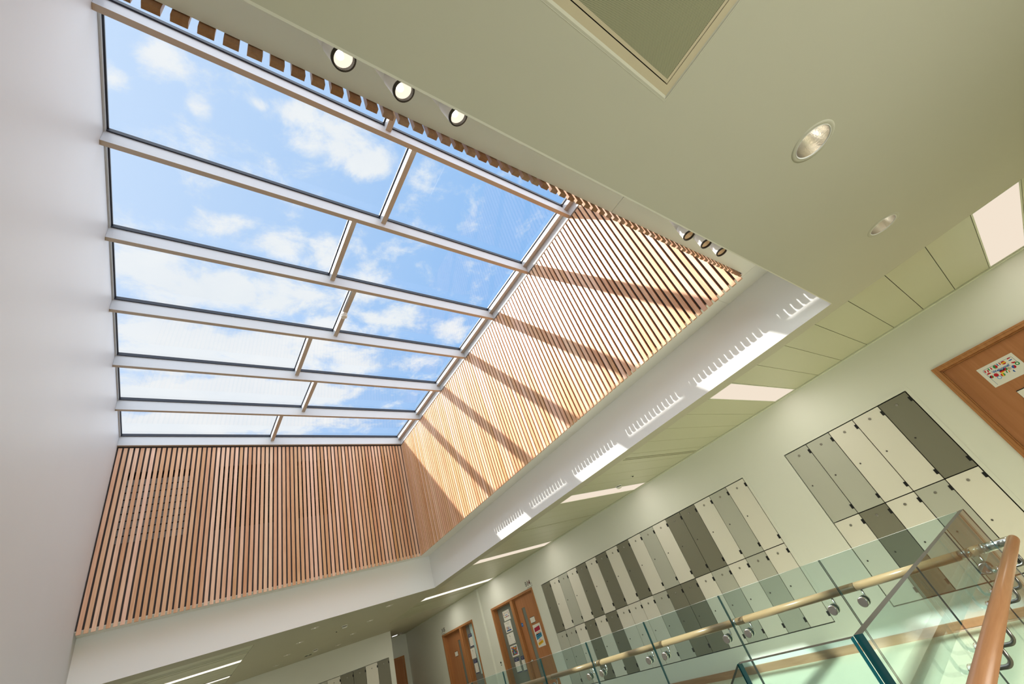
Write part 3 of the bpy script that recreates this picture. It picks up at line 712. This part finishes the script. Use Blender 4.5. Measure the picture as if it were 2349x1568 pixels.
sh.disc(.085, .145, .010, [WHT]); sh.disc(.052, .05, .004, [WHT]); sh.disc(.262, .105, .008, [WHT])
t = sheet_thing('welcome_sheet', 'white Welcome sheet with round flags taped on the orange door', 'paper', sh)
text_part('Welcome!', .033, M['blue'], sh.x-.0012, yy-.076, zz-.0945, t, bold=.0006)
x = NLX-.004; yy, zz = S(.004, .238, x)
t = thing('door_sign', 'white square sign with black edge below the Welcome sheet', 'sign', (x, yy, zz))
MB().box(x, x+.003, yy-.17, yy, zz-.115, zz).build('backing', M['ink'], t); MB().box(x-.002, x, yy-.168, yy-.001, zz-.109, zz-.008).build('face', M['paper'], t)

# ---- things on B14
def wall_sign(txt0, txt1, y, z, w, label, flourish):
    t = thing('room_sign', label, 'sign', (XR-.001, y, z))
    text_part(txt0, .125, M['ink_grey'], XR-.002, y, z-.09, t, bold=.001)
    text_part(txt1, .125, M['ink_red'] if flourish > 0 else M['ink'], XR-.0025, y-.076, z-.09, t, bold=.0042)
    mb = MB(); x = XR-.002
    if flourish > 0:
        a, b = y-.035, y-.235
        mb.box(x, XR-.0005, b, a, z-.135, z-.128); mb.box(x, XR-.0005, b-.006, b, z-.135, z-.06)
    else:
        a, b = y+.02, y-.17
        mb.box(x, XR-.0005, b, a, z-.132, z-.124); mb.box(x, XR-.0005, a, a+.007, z-.132, z-.08)
    mb.build('underline', M['ink_grey'], t); return t
wall_sign('B', '14', 8.468, .885, .22, 'black B14 room number above the papered timber door', 1)
wall_sign('B', '15', 12.845, .885, .22, 'black B15 room number above the far timber door', -1)
def square_sign(y, z, w, h, label, lx):
    x = lx-.004; yy, zz = S(y, z, x); k = x/XR
    t = thing('door_sign', label, 'sign', (x, yy, zz), 'square door signs')
    MB().box(x, x+.003, yy-w*k, yy, zz-h*k, zz).build('backing', M['ink'], t); MB().box(x-.002, x, yy-w*k+.001, yy-.003, zz-h*k+.009, zz-.008).build('face', M['paper'], t)
square_sign(8.652, .236, .172, .112, 'white square sign with black edges on door B14, above the bright poster', LX)
square_sign(12.336, .250, .165, .112, 'white square sign with black edges on door B15', LX15)
x = LX-.003; yy, zz = S(8.99, .175, x)
t = thing('fire_door_disc', 'small round blue fire door disc on door B14', 'sign', (x, yy, zz)); MB().cyl((x, yy, zz), (x+.002, yy, zz), .038, 24).build('disc', M['blue'], t)
MB().box(x-.001, x, yy-.022, yy+.022, zz-.004, zz+.004).build('bar', M['paper'], t)
x = LX-.0015; yy, zz = S(8.637, .088, x)
sh = Sheet(x, yy, zz); w, h = .275, .405; sh.rect(0, 0, w, h, W_).up()
sh.poly([(.03, .06), (.03, .132), (.235, .118), (.235, .04)], (.42, .02, .06)).poly([(.04, .15), (.06, .19), (.22, .17), (.225, .135)], (.75, .45, .40))
sh.poly([(.025, .175), (.025, .275), (.235, .235), (.235, .165)], (.05, .28, .45)).poly([(.12, .255), (.05, .31), (.215, .30)], (.72, .45, .42)).poly([(.03, .325), (.03, .375), (.22, .345), (.22, .295)], (.80, .48, .03)).up()
for u in range(6): sh.rect(.05+u*.027, .212-u*.004, .072+u*.027, .228-u*.004, NAVY)
for u in range(5): sh.rect(.06+u*.025, .338-u*.004, .080+u*.025, .348-u*.004, (.35, .12, .02))
sheet_thing('door_poster', 'tall white poster with red, blue and yellow bands on door B14', 'poster', sh)
# papers on the B14 side light
GP = GXD-.003
def paper(y, z, w, h, fn, label):
    yy, zz = S(y, z, GP); k = GP/XR; sh = Sheet(GP, yy, zz); sh.rect(0, 0, w*k, h*k, W_).up(); fn(sh, w*k, h*k)
    return sheet_thing('paper_sheet', label, 'paper', sh, 'papers on the side lights')
def p_flags(s, w, h):
    cs = [RED, BLU, GRN, YEL, BLK, RED, NAVY]
    for i in range(6): s.disc(.04+i*.042, .045+.006*(i % 2), .014, [cs[i], WHT, cs[(i+3) % 7]], .3*i)
    for i in range(2): s.disc(.035+i*.21, .08, .014, [cs[i], cs[i+2]], .5)
    for i in range(6): s.disc(.05+i*.037, .125+.012*((i*3) % 3), .014, [cs[(i+2) % 7], cs[(i+4) % 7]], .5*i)
    s.rect(.08, .085, .19, .097, BLU)
def p_bars(s, w, h):
    s.rect(.06, .03, .22, .036, (.4, .4, .4)).rect(.11, .05, .19, .056, (.45, .45, .45)).rect(.13, .07, .20, .074, (.5, .5, .5))
    for i, (a, c) in enumerate(((.05, (.5, .2, .12)), (.06, (.5, .3, .2)), (.045, NAVY), (.055, (.35, .35, .5)), (.03, (.3, .4, .6)), (.05, (.6, .42, .2)))): s.rect(.05+i*.03, .155-a, .073+i*.03, .155, c)
    s.rect(.04, .165, .235, .192, (.03, .09, .25))
def p_plain(s, w, h):
    s.disc(.12, .05, .010, [(.12, .12, .12)]); s.rect(.112, .06, .128, .075, (.2, .2, .2)); s.disc(.125, .105, .006, [(.25, .25, .25)]); s.disc(.13, .14, .004, [(.3, .3, .3)]); s.rect(.225, .182, .255, .19, (.25, .25, .22))
def p_paint(s, w, h):
    pal = [(.45, .04, .05), (.04, .16, .05), (.06, .12, .35), (.65, .40, .04), (.04, .2, .08), (.25, .35, .5), (.5, .1, .05)]
    n, m = 6, 7
    for i in range(n):
        for j in range(m):
            u0, v0 = .03+i*(w-.06)/n, .025+j*(h-.05)/m
            s.rect(u0, v0, u0+(w-.06)/n, v0+(h-.05)/m, pal[(i*3+j*5+(i*j) % 4) % 7])
def p_grid(s, w, h):
    s.rect(.0, .0, w, h*.26, NAVY).up(); s.rect(.03, .02, w*.8, .028, (.35, .35, .4)); s.rect(.04, .045, w*.6, .055, (.3, .3, .36))
    for i in range(4):
        for j in range(5): s.rect(.02+i*w*.23, h*.34+j*h*.115, .02+i*w*.23+w*.15, h*.34+j*h*.115+.006, (.5, .42, .36))
    s.rect(0, h*.93, w, h, NAVY)
paper(9.632, .570, .285, .192, p_flags, 'white sheet of small flags, topmost on the side light of door B14')
paper(9.676, .360, .283, .207, p_bars, 'white sheet with bar drawing and blue band, second down beside door B14')
paper(9.690, .130, .283, .207, p_plain, 'nearly blank white sheet, third down beside door B14')
paper(9.678, -.107, .278, .203, p_paint, 'brightly painted multicolour picture with white border beside door B14')
paper(9.650, -.335, .19, .27, p_grid, 'timetable with dark heading below the painted picture, farther of the pair')
paper(9.375, -.342, .12, .27, p_grid, 'timetable with dark heading beside the mullion of door B14')
paper(11.430, .468, .18, .275, p_grid, 'pink grid sheet with dark heading, topmost on the side light of door B15')
paper(11.490, .166, .235, .215, p_plain, 'nearly blank white sheet, middle one beside door B15')
paper(11.435, -.078, .17, .28, p_grid, 'pink grid sheet with dark heading, lowest beside door B15')
# push button
t = thing('push_button', 'small dark push button plate on the wall beside door B14', 'switch', (XR, 10.2, -.325))
MB().box(XR-.004, XR, 10.165, 10.24, -.40, -.26).build('plate', M['wall'], t); MB().cyl((XR-.014, 10.203, -.32), (XR-.004, 10.203, -.32), .018, 16).build('button', M['ink'], t); MB().box(XR-.006, XR-.004, 10.18, 10.225, -.375, -.362).build('marking', M['ink_grey'], t)

# ------------------------------------------------------------------ glass balustrade
GT = -.2876; GH = .010
def panel(mb, x0, x1, y0, y1, z0, z1): return mb.box(x0, x1, y0, y1, z0, z1)
def glass_panel(root, x0, x1, y0, y1, z0, z1, top, along, first=True):
    o = MB()
    if along == 'y':
        o.quad((x0,y0,z0),(x0,y0,z1),(x0,y1,z1),(x0,y1,z0)); o.quad((x1,y0,z0),(x1,y1,z0),(x1,y1,z1),(x1,y0,z1))
        o.m = 1; o.quad((x0,y0,z0),(x1,y0,z0),(x1,y0,z1),(x0,y0,z1)); o.quad((x0,y1,z0),(x0,y1,z1),(x1,y1,z1),(x1,y1,z0))
    else:
        o.quad((x0,y0,z0),(x1,y0,z0),(x1,y0,z1),(x0,y0,z1)); o.quad((x0,y1,z0),(x0,y1,z1),(x1,y1,z1),(x1,y1,z0))
        o.m = 1
        if first: o.quad((x0,y0,z0),(x0,y0,z1),(x0,y1,z1),(x0,y1,z0))
        o.box(x1-.003, x1, y0+.0005, y0+.006, z0, z1-.0005)
    o.m = 2; o.quad((x0,y0,z1),(x1,y0,z1),(x1,y1,z1),(x0,y1,z1)); o.m = 1; o.quad((x0,y0,z0),(x0,y1,z0),(x1,y1,z0),(x1,y0,z0))
    return o.build('glass_panel', [M['bal_glass'], M['glass_edge'], M[top]], root)
JY = [GY+.016, 1.519, 2.424, 3.327, 4.229, 5.128, 6.026, 6.924, 7.82, 8.59]
ta = thing('glass_balustrade', 'clear glass balustrade along the locker corridor side of the stairwell', 'glass balustrade', (GX, 4.6, ZF), 'stairwell glass balustrades')
for a, b in zip(JY, JY[1:]): glass_panel(ta, GX-.0085, GX+.0085, a+.004, b-.004, ZF-.2, GT, 'glass_top_pale', 'y')
MB().box(GX-.03, GX+.03, GY+.03, 8.59, ZF-.28, ZF-.01).build('base_channel', M['steel_dark'], ta)
tb = thing('glass_balustrade', 'clear glass balustrade across the landing, with thick grey top edge', 'glass balustrade', (2.5, GY, ZF), 'stairwell glass balustrades')
JX = [GXC+.014, 2.155, 2.874, GX+.012]
for a, b in zip(JX, JX[1:]): glass_panel(tb, a+.0015, b-.0015, GY-.0125, GY+.0125, ZF-.2, GT, 'glass_top', 'x', a == JX[0])
MB().box(JX[0], JX[-1], GY-.032, GY+.032, ZF-.28, ZF-.01).build('base_channel', M['steel_dark'], tb)
tc = thing('glass_balustrade', 'clear glass balustrade whose top edge turns down beside the stairs', 'glass balustrade', (GXC, 1.5, ZF), 'stairwell glass balustrades')
def c_panel(y0, y1, za, zb, top, low):
    o = MB(); x0, x1 = GXC-.0105, GXC+.0105
    A = [(x0,y0,za-low),(x0,y0,za),(x0,y1,zb),(x0,y1,zb-low)]; B = [(x1, *p[1:]) for p in A]
    o.add(A, [(0,1,2,3)]); o.add(B, [(3,2,1,0)]); o.m = 2; o.quad(A[1], B[1], B[2], A[2]); o.m = 1
    o.quad(A[0], B[0], B[1], A[1]); o.quad(A[2], B[2], B[3], A[3]); o.quad(A[0], A[3], B[3], B[0])
    return o.build('glass_panel', [M['bal_glass'], M['glass_edge'], M[top]], tc)
c_panel(GY+.012, .982, GT, GT, 'glass_top', 1.3)
y = .986
for i in range(3): c_panel(y, y+.9, GT-(y-.986)*.76, GT-(y+.9-.986)*.76, 'glass_top', 1.3); y += .906

# ------------------------------------------------------------------ handrail
RX, RY, RZ, RR = 3.666, .532, -.50, .0255
th = thing('handrail', 'round timber handrail on bent steel brackets turning the stairwell corner', 'handrail', (RX, RY, ZF))
def seg(y0, y1, r=RR): return MB().cyl((RX, y0, RZ), (RX, y1, RZ), r, 28)
brk = [1.437, 2.35, 3.265, 4.18, 5.09, 6.0, 6.9, 7.8]
prev = .80
for b in brk+[8.55]:
    seg(prev+.002, b-.002).build('rail', M['rail'], th); prev = b
mb = MB()
for b in brk: mb.cyl((RX, b-.002, RZ), (RX, b+.002, RZ), RR-.003, 24)
for b in (2.435, 4.25): mb.cyl((RX, b-.011, RZ), (RX, b+.011, RZ), RR+.0008, 24)
mb.build('joint_ring', M['steel'], th)
MB().cyl((RX, .735, RZ), (RX, .80, RZ), RR-.001, 28).build('connector', M['steel'], th)
mb = MB(); mb.cyl((RX, .66, RZ), (RX, .685, RZ), RR-.0005, 28).build('collar', M['steel'], th); mb = MB()
pts = [(RX, .66, RZ), (RX, .60, RZ), (RX, .57, RZ), (RX-.004, .548, RZ), (RX-.02, RY+.002, RZ), (RX-.04, RY, RZ)]; mb.tube(pts, RR-.002, 24); mb.build('elbow', M['steel'], th)
seg(.685, .735).build('sleeve', M['rail'], th)
def rail_x(x0, x1): 
    o = MB(); o.rev((x1, RY, RZ), (x0, RY, RZ), [(-.0, .004), (.002, .014), (.006, .021), (.012, RR-.001), (.018, RR), (1, RR)], 28, (True, True)); return o
rail_x(1.25, RX+.03).build('rail', M['rail_x'], th)
def bracket(p, axis, n=8):
    """p = disc centre on the glass, axis: direction from glass to rail side"""
    p = Vector(p); ax = Vector(axis); root = MB(); out = .07 if axis[0] else -.086
    d = abs(out)
    end = p+ax*d; top = Vector((end.x, end.y, RZ-RR+.004))
    path = [p+ax*.02]; rr = .022
    path += [p+ax*(d-rr)]
    for k in range(1, 6):
        a = k/6*PI/2; path.append(p+ax*(d-rr+rr*math.sin(a))+Vector((0, 0, rr*(1-math.cos(a)))))
    path += [top]
    root.tube(path, .0065, 12)
    b = root.build('bracket', M['steel_dark'] if axis[1] else M['steel'], th)
    c = MB(); q = .030 if axis[0] else .021; c.rev(p-ax*.032, p-ax*.0126, [(0, q*.87), (.15, q), (1, q)], 28, (True, True)); c.rev(p+ax*.0126, p+ax*.030, [(0, q), (.85, q), (1, q*.87)], 28, (True, True)); c.build('disc', M['steel'], b)
    s_ = MB()
    if axis[0]: s_.box(top.x-.008, top.x+.008, top.y-.03, top.y+.03, top.z-.003, top.z+.003)
    else: s_.box(top.x-.03, top.x+.03, top.y-.008, top.y+.008, top.z-.003, top.z+.003)
    s_.build('saddle', M['steel'], b)
for j in [.72]+[v for q in JY[1:9] for v in (q-.105, q+.105)]: bracket((GX, j, -.576), (1, 0, 0))
for j in (3.43, 2.974, 2.774, 2.255, 2.055, 1.55): bracket((j, GY, -.576), (0, -1, 0))

# ------------------------------------------------------------------ sky, sun and added fill lamps
sc = bpy.context.scene
w = bpy.data.worlds.new('sky'); sc.world = w; w.use_nodes = True; nt = w.node_tree; nt.nodes.clear()
wo = N(nt, 'ShaderNodeOutputWorld'); bg = N(nt, 'ShaderNodeBackground'); nt.links.new(bg.outputs[0], wo.inputs[0])
tc_ = N(nt, 'ShaderNodeTexCoord'); sp = N(nt, 'ShaderNodeSeparateXYZ'); nt.links.new(tc_.outputs['Generated'], sp.inputs[0])
zm = N(nt, 'ShaderNodeMath', operation='MAXIMUM'); zm.inputs[1].default_value = .12; nt.links.new(sp.outputs[2], zm.inputs[0])
def md(a, b): 
    n = N(nt, 'ShaderNodeMath', operation='DIVIDE'); nt.links.new(a, n.inputs[0]); nt.links.new(b, n.inputs[1]); return n.outputs[0]
uv = N(nt, 'ShaderNodeCombineXYZ'); nt.links.new(md(sp.outputs[0], zm.outputs[0]), uv.inputs[0]); nt.links.new(md(sp.outputs[1], zm.outputs[0]), uv.inputs[1])
def noise(scale, detail, rough, off=(0, 0, 0), dist=0.):
    mp = N(nt, 'ShaderNodeMapping'); mp.inputs['Location'].default_value = off; nt.links.new(uv.outputs[0], mp.inputs[0])
    n = N(nt, 'ShaderNodeTexNoise'); n.inputs['Scale'].default_value = scale; n.inputs['Detail'].default_value = detail; n.inputs['Roughness'].default_value = rough; n.inputs['Distortion'].default_value = dist
    nt.links.new(mp.outputs[0], n.inputs['Vector']); return n.outputs['Fac']
BLOBS = [(.12,1.27,.42,.17,-.15,1.4),(.1,1.5,.5,.13,-.05,1.6),(.12,1.70,.55,.12,.02,1.6),(.03,1.0,.24,.1,-.25,1.15),(.3,1.13,.2,.09,-.2,1.1),(-.099,.447,.057,.047,-.48,1),(-.164,.508,.028,.028,-.47,.8),(-.049,.505,.025,.031,-.45,.7),(.115,.444,.059,.047,-.45,1),(.182,.474,.102,.074,-.43,1.1),(.275,.495,.082,.058,-.41,1),(.385,.493,.067,.077,-.39,.55),(.047,.458,.019,.016,-.45,.6),
(-.011,.778,.088,.046,-.35,.9),(-.1,.961,.133,.11,-.29,1.2),(-.147,.891,.047,.069,-.32,.7),(.156,.805,.073,.069,-.32,.9),(.246,.825,.068,.101,-.3,1),(.167,.987,.15,.114,-.25,1.1),(.399,.889,.107,.121,-.26,.9),(.511,1.009,.122,.095,-.21,.9),(.004,.978,.087,.102,-.27,.9),
(-.058,1.189,.164,.123,-.19,1.1),(.159,1.235,.192,.145,-.15,1.2),(.439,1.271,.211,.114,-.13,1),(.755,1.06,.092,.115,-.18,.8),(.701,1.237,.112,.079,-.13,.7),(-.121,1.479,.129,.129,-.06,1),(.093,1.493,.2,.115,-.05,1),(.429,1.475,.152,.099,-.05,.9),(.087,1.699,.216,.083,.03,1),(.483,1.693,.15,.078,.02,.7),(-.152,1.663,.032,.087,.02,.6)]
cur = None
for u, v, rx, ry, an, amp in BLOBS:
    s1 = N(nt, 'ShaderNodeVectorMath', operation='SUBTRACT'); s1.inputs[1].default_value = (u, v, 0); nt.links.new(uv.outputs[0], s1.inputs[0])
    m1 = N(nt, 'ShaderNodeVectorMath', operation='MULTIPLY'); m1.inputs[1].default_value = (1/(rx*1.45), 1/(ry*1.45), 0); 
    r1 = N(nt, 'ShaderNodeVectorRotate', rotation_type='Z_AXIS'); r1.inputs['Angle'].default_value = -an
    nt.links.new(s1.outputs[0], r1.inputs['Vector']); nt.links.new(r1.outputs[0], m1.inputs[0])
    l1 = N(nt, 'ShaderNodeVectorMath', operation='LENGTH'); nt.links.new(m1.outputs[0], l1.inputs[0])
    mr = N(nt, 'ShaderNodeMapRange', interpolation_type='SMOOTHERSTEP'); mr.inputs[1].default_value = 1.0; mr.inputs[2].default_value = 0.; mr.inputs[3].default_value = 0; mr.inputs[4].default_value = amp
    nt.links.new(l1.outputs['Value'], mr.inputs[0])
    if cur is None: cur = mr.outputs[0]
    else:
        mx = N(nt, 'ShaderNodeMath', operation='MAXIMUM'); nt.links.new(cur, mx.inputs[0]); nt.links.new(mr.outputs[0], mx.inputs[1]); cur = mx.outputs[0]
def lin(a, k, b, kb, c=0.):
    n1 = N(nt, 'ShaderNodeMath', operation='MULTIPLY_ADD'); n1.inputs[1].default_value = k; n1.inputs[2].default_value = c; nt.links.new(a, n1.inputs[0])
    n2 = N(nt, 'ShaderNodeMath', operation='MULTIPLY_ADD'); n2.inputs[1].default_value = kb; nt.links.new(b, n2.inputs[0]); nt.links.new(n1.outputs[0], n2.inputs[2]); return n2.outputs[0]
dens = lin(cur, .78, noise(8., 12, .66, (3.1, 1.7, 0), .25), 2.7, -1.32)
cov = N(nt, 'ShaderNodeMapRange', interpolation_type='SMOOTHSTEP'); cov.inputs[1].default_value = .05; cov.inputs[2].default_value = .85; nt.links.new(dens, cov.inputs[0])
# sky gradient: paler toward -x (sun side), deeper toward +x
gr = N(nt, 'ShaderNodeMapRange'); gr.inputs[1].default_value = -.25; gr.inputs[2].default_value = .55; nt.links.new(sp.outputs[0], gr.inputs[0])
gb = N(nt, 'ShaderNodeMix', data_type='RGBA'); gb.inputs[6].default_value = (.60, .74, .94, 1); gb.inputs[7].default_value = (.27, .50, .86, 1); nt.links.new(gr.outputs[0], gb.inputs[0])
cl = N(nt, 'ShaderNodeMix', data_type='RGBA'); cl.inputs[6].default_value = (.72, .78, .85, 1); cl.inputs[7].default_value = (.96, .945, .92, 1); nt.links.new(noise(3.2, 5, .6, (7, 2, 0)), cl.inputs[0])
fx = N(nt, 'ShaderNodeMix', data_type='RGBA'); nt.links.new(cov.outputs[0], fx.inputs[0]); nt.links.new(gb.outputs[2], fx.inputs[6]); nt.links.new(cl.outputs[2], fx.inputs[7])
nt.links.new(fx.outputs[2], bg.inputs[0]); bg.inputs[1].default_value = 1.1
sun = bpy.data.lights.new('sun', 'SUN'); sun.energy = 10.5; sun.angle = math.radians(.8); sun.color = (1, .95, .86)
so = bpy.data.objects.new('sun', sun); C.objects.link(so); so.location = (-6, 8, 12)
so.rotation_euler = Vector((.80, -.69, -1)).to_track_quat('-Z', 'Y').to_euler()
glow = bpy.data.lights.new('added_sky_fill', 'SUN'); glow.energy = 4.9; glow.angle = math.radians(150); glow.color = (1, .985, .955)  # added very wide lamp, brightens the light well beyond the sky itself
go = bpy.data.objects.new('added_sky_fill', glow); C.objects.link(go); go.location = (2, 4, 14)
go.rotation_euler = Vector((.12, .1, -1)).to_track_quat('-Z', 'Y').to_euler()
# added fill lamp behind the viewer, where the wall has no window
def area(name, loc, aim, sx, sy, energy, col):
    L = bpy.data.lights.new(name, 'AREA'); L.shape = 'RECTANGLE'; L.size = sx; L.size_y = sy; L.energy = energy; L.color = col
    o = bpy.data.objects.new(name, L); C.objects.link(o); o.location = (loc[0], loc[1], loc[2]+H)
    o.rotation_euler = (Vector(aim)-Vector(loc)).to_track_quat('-Z', 'Y').to_euler(); return o
area('landing_fill', (1.5, -2.4, .2), (3.2, 6, .3), 4., 1.5, 66, (.97, 1, .93)).data.spread = 1.9

# ------------------------------------------------------------------ camera
cam = bpy.data.cameras.new('camera'); co = bpy.data.objects.new('camera', cam); C.objects.link(co)
R = Matrix(((0.77505638, -0.53799863, -0.33142885), (-0.1042107, -0.62614846, 0.77270837), (-0.62323971, -0.56435412, -0.54136558)))
co.matrix_world = Matrix.Translation((0, 0, H)) @ R.transposed().to_4x4()
cam.sensor_fit = 'HORIZONTAL'; cam.sensor_width = 36; cam.lens = 943.554*36/2349
cam.shift_x = (1174.5-1215.47)/2349; cam.shift_y = (787.69-784)/2349
cam.clip_start = .02; cam.clip_end = 300
sc.camera = co
sc.view_settings.view_transform = 'Standard'; sc.view_settings.look = 'None'; sc.view_settings.exposure = 0.; sc.view_settings.gamma = 1.
cy = sc.cycles
cy.use_denoising = True; cy.max_bounces = 10; cy.diffuse_bounces = 5; cy.glossy_bounces = 4; cy.transmission_bounces = 4; cy.transparent_max_bounces = 24
cy.caustics_reflective = False; cy.caustics_refractive = False; cy.sample_clamp_indirect = 6.
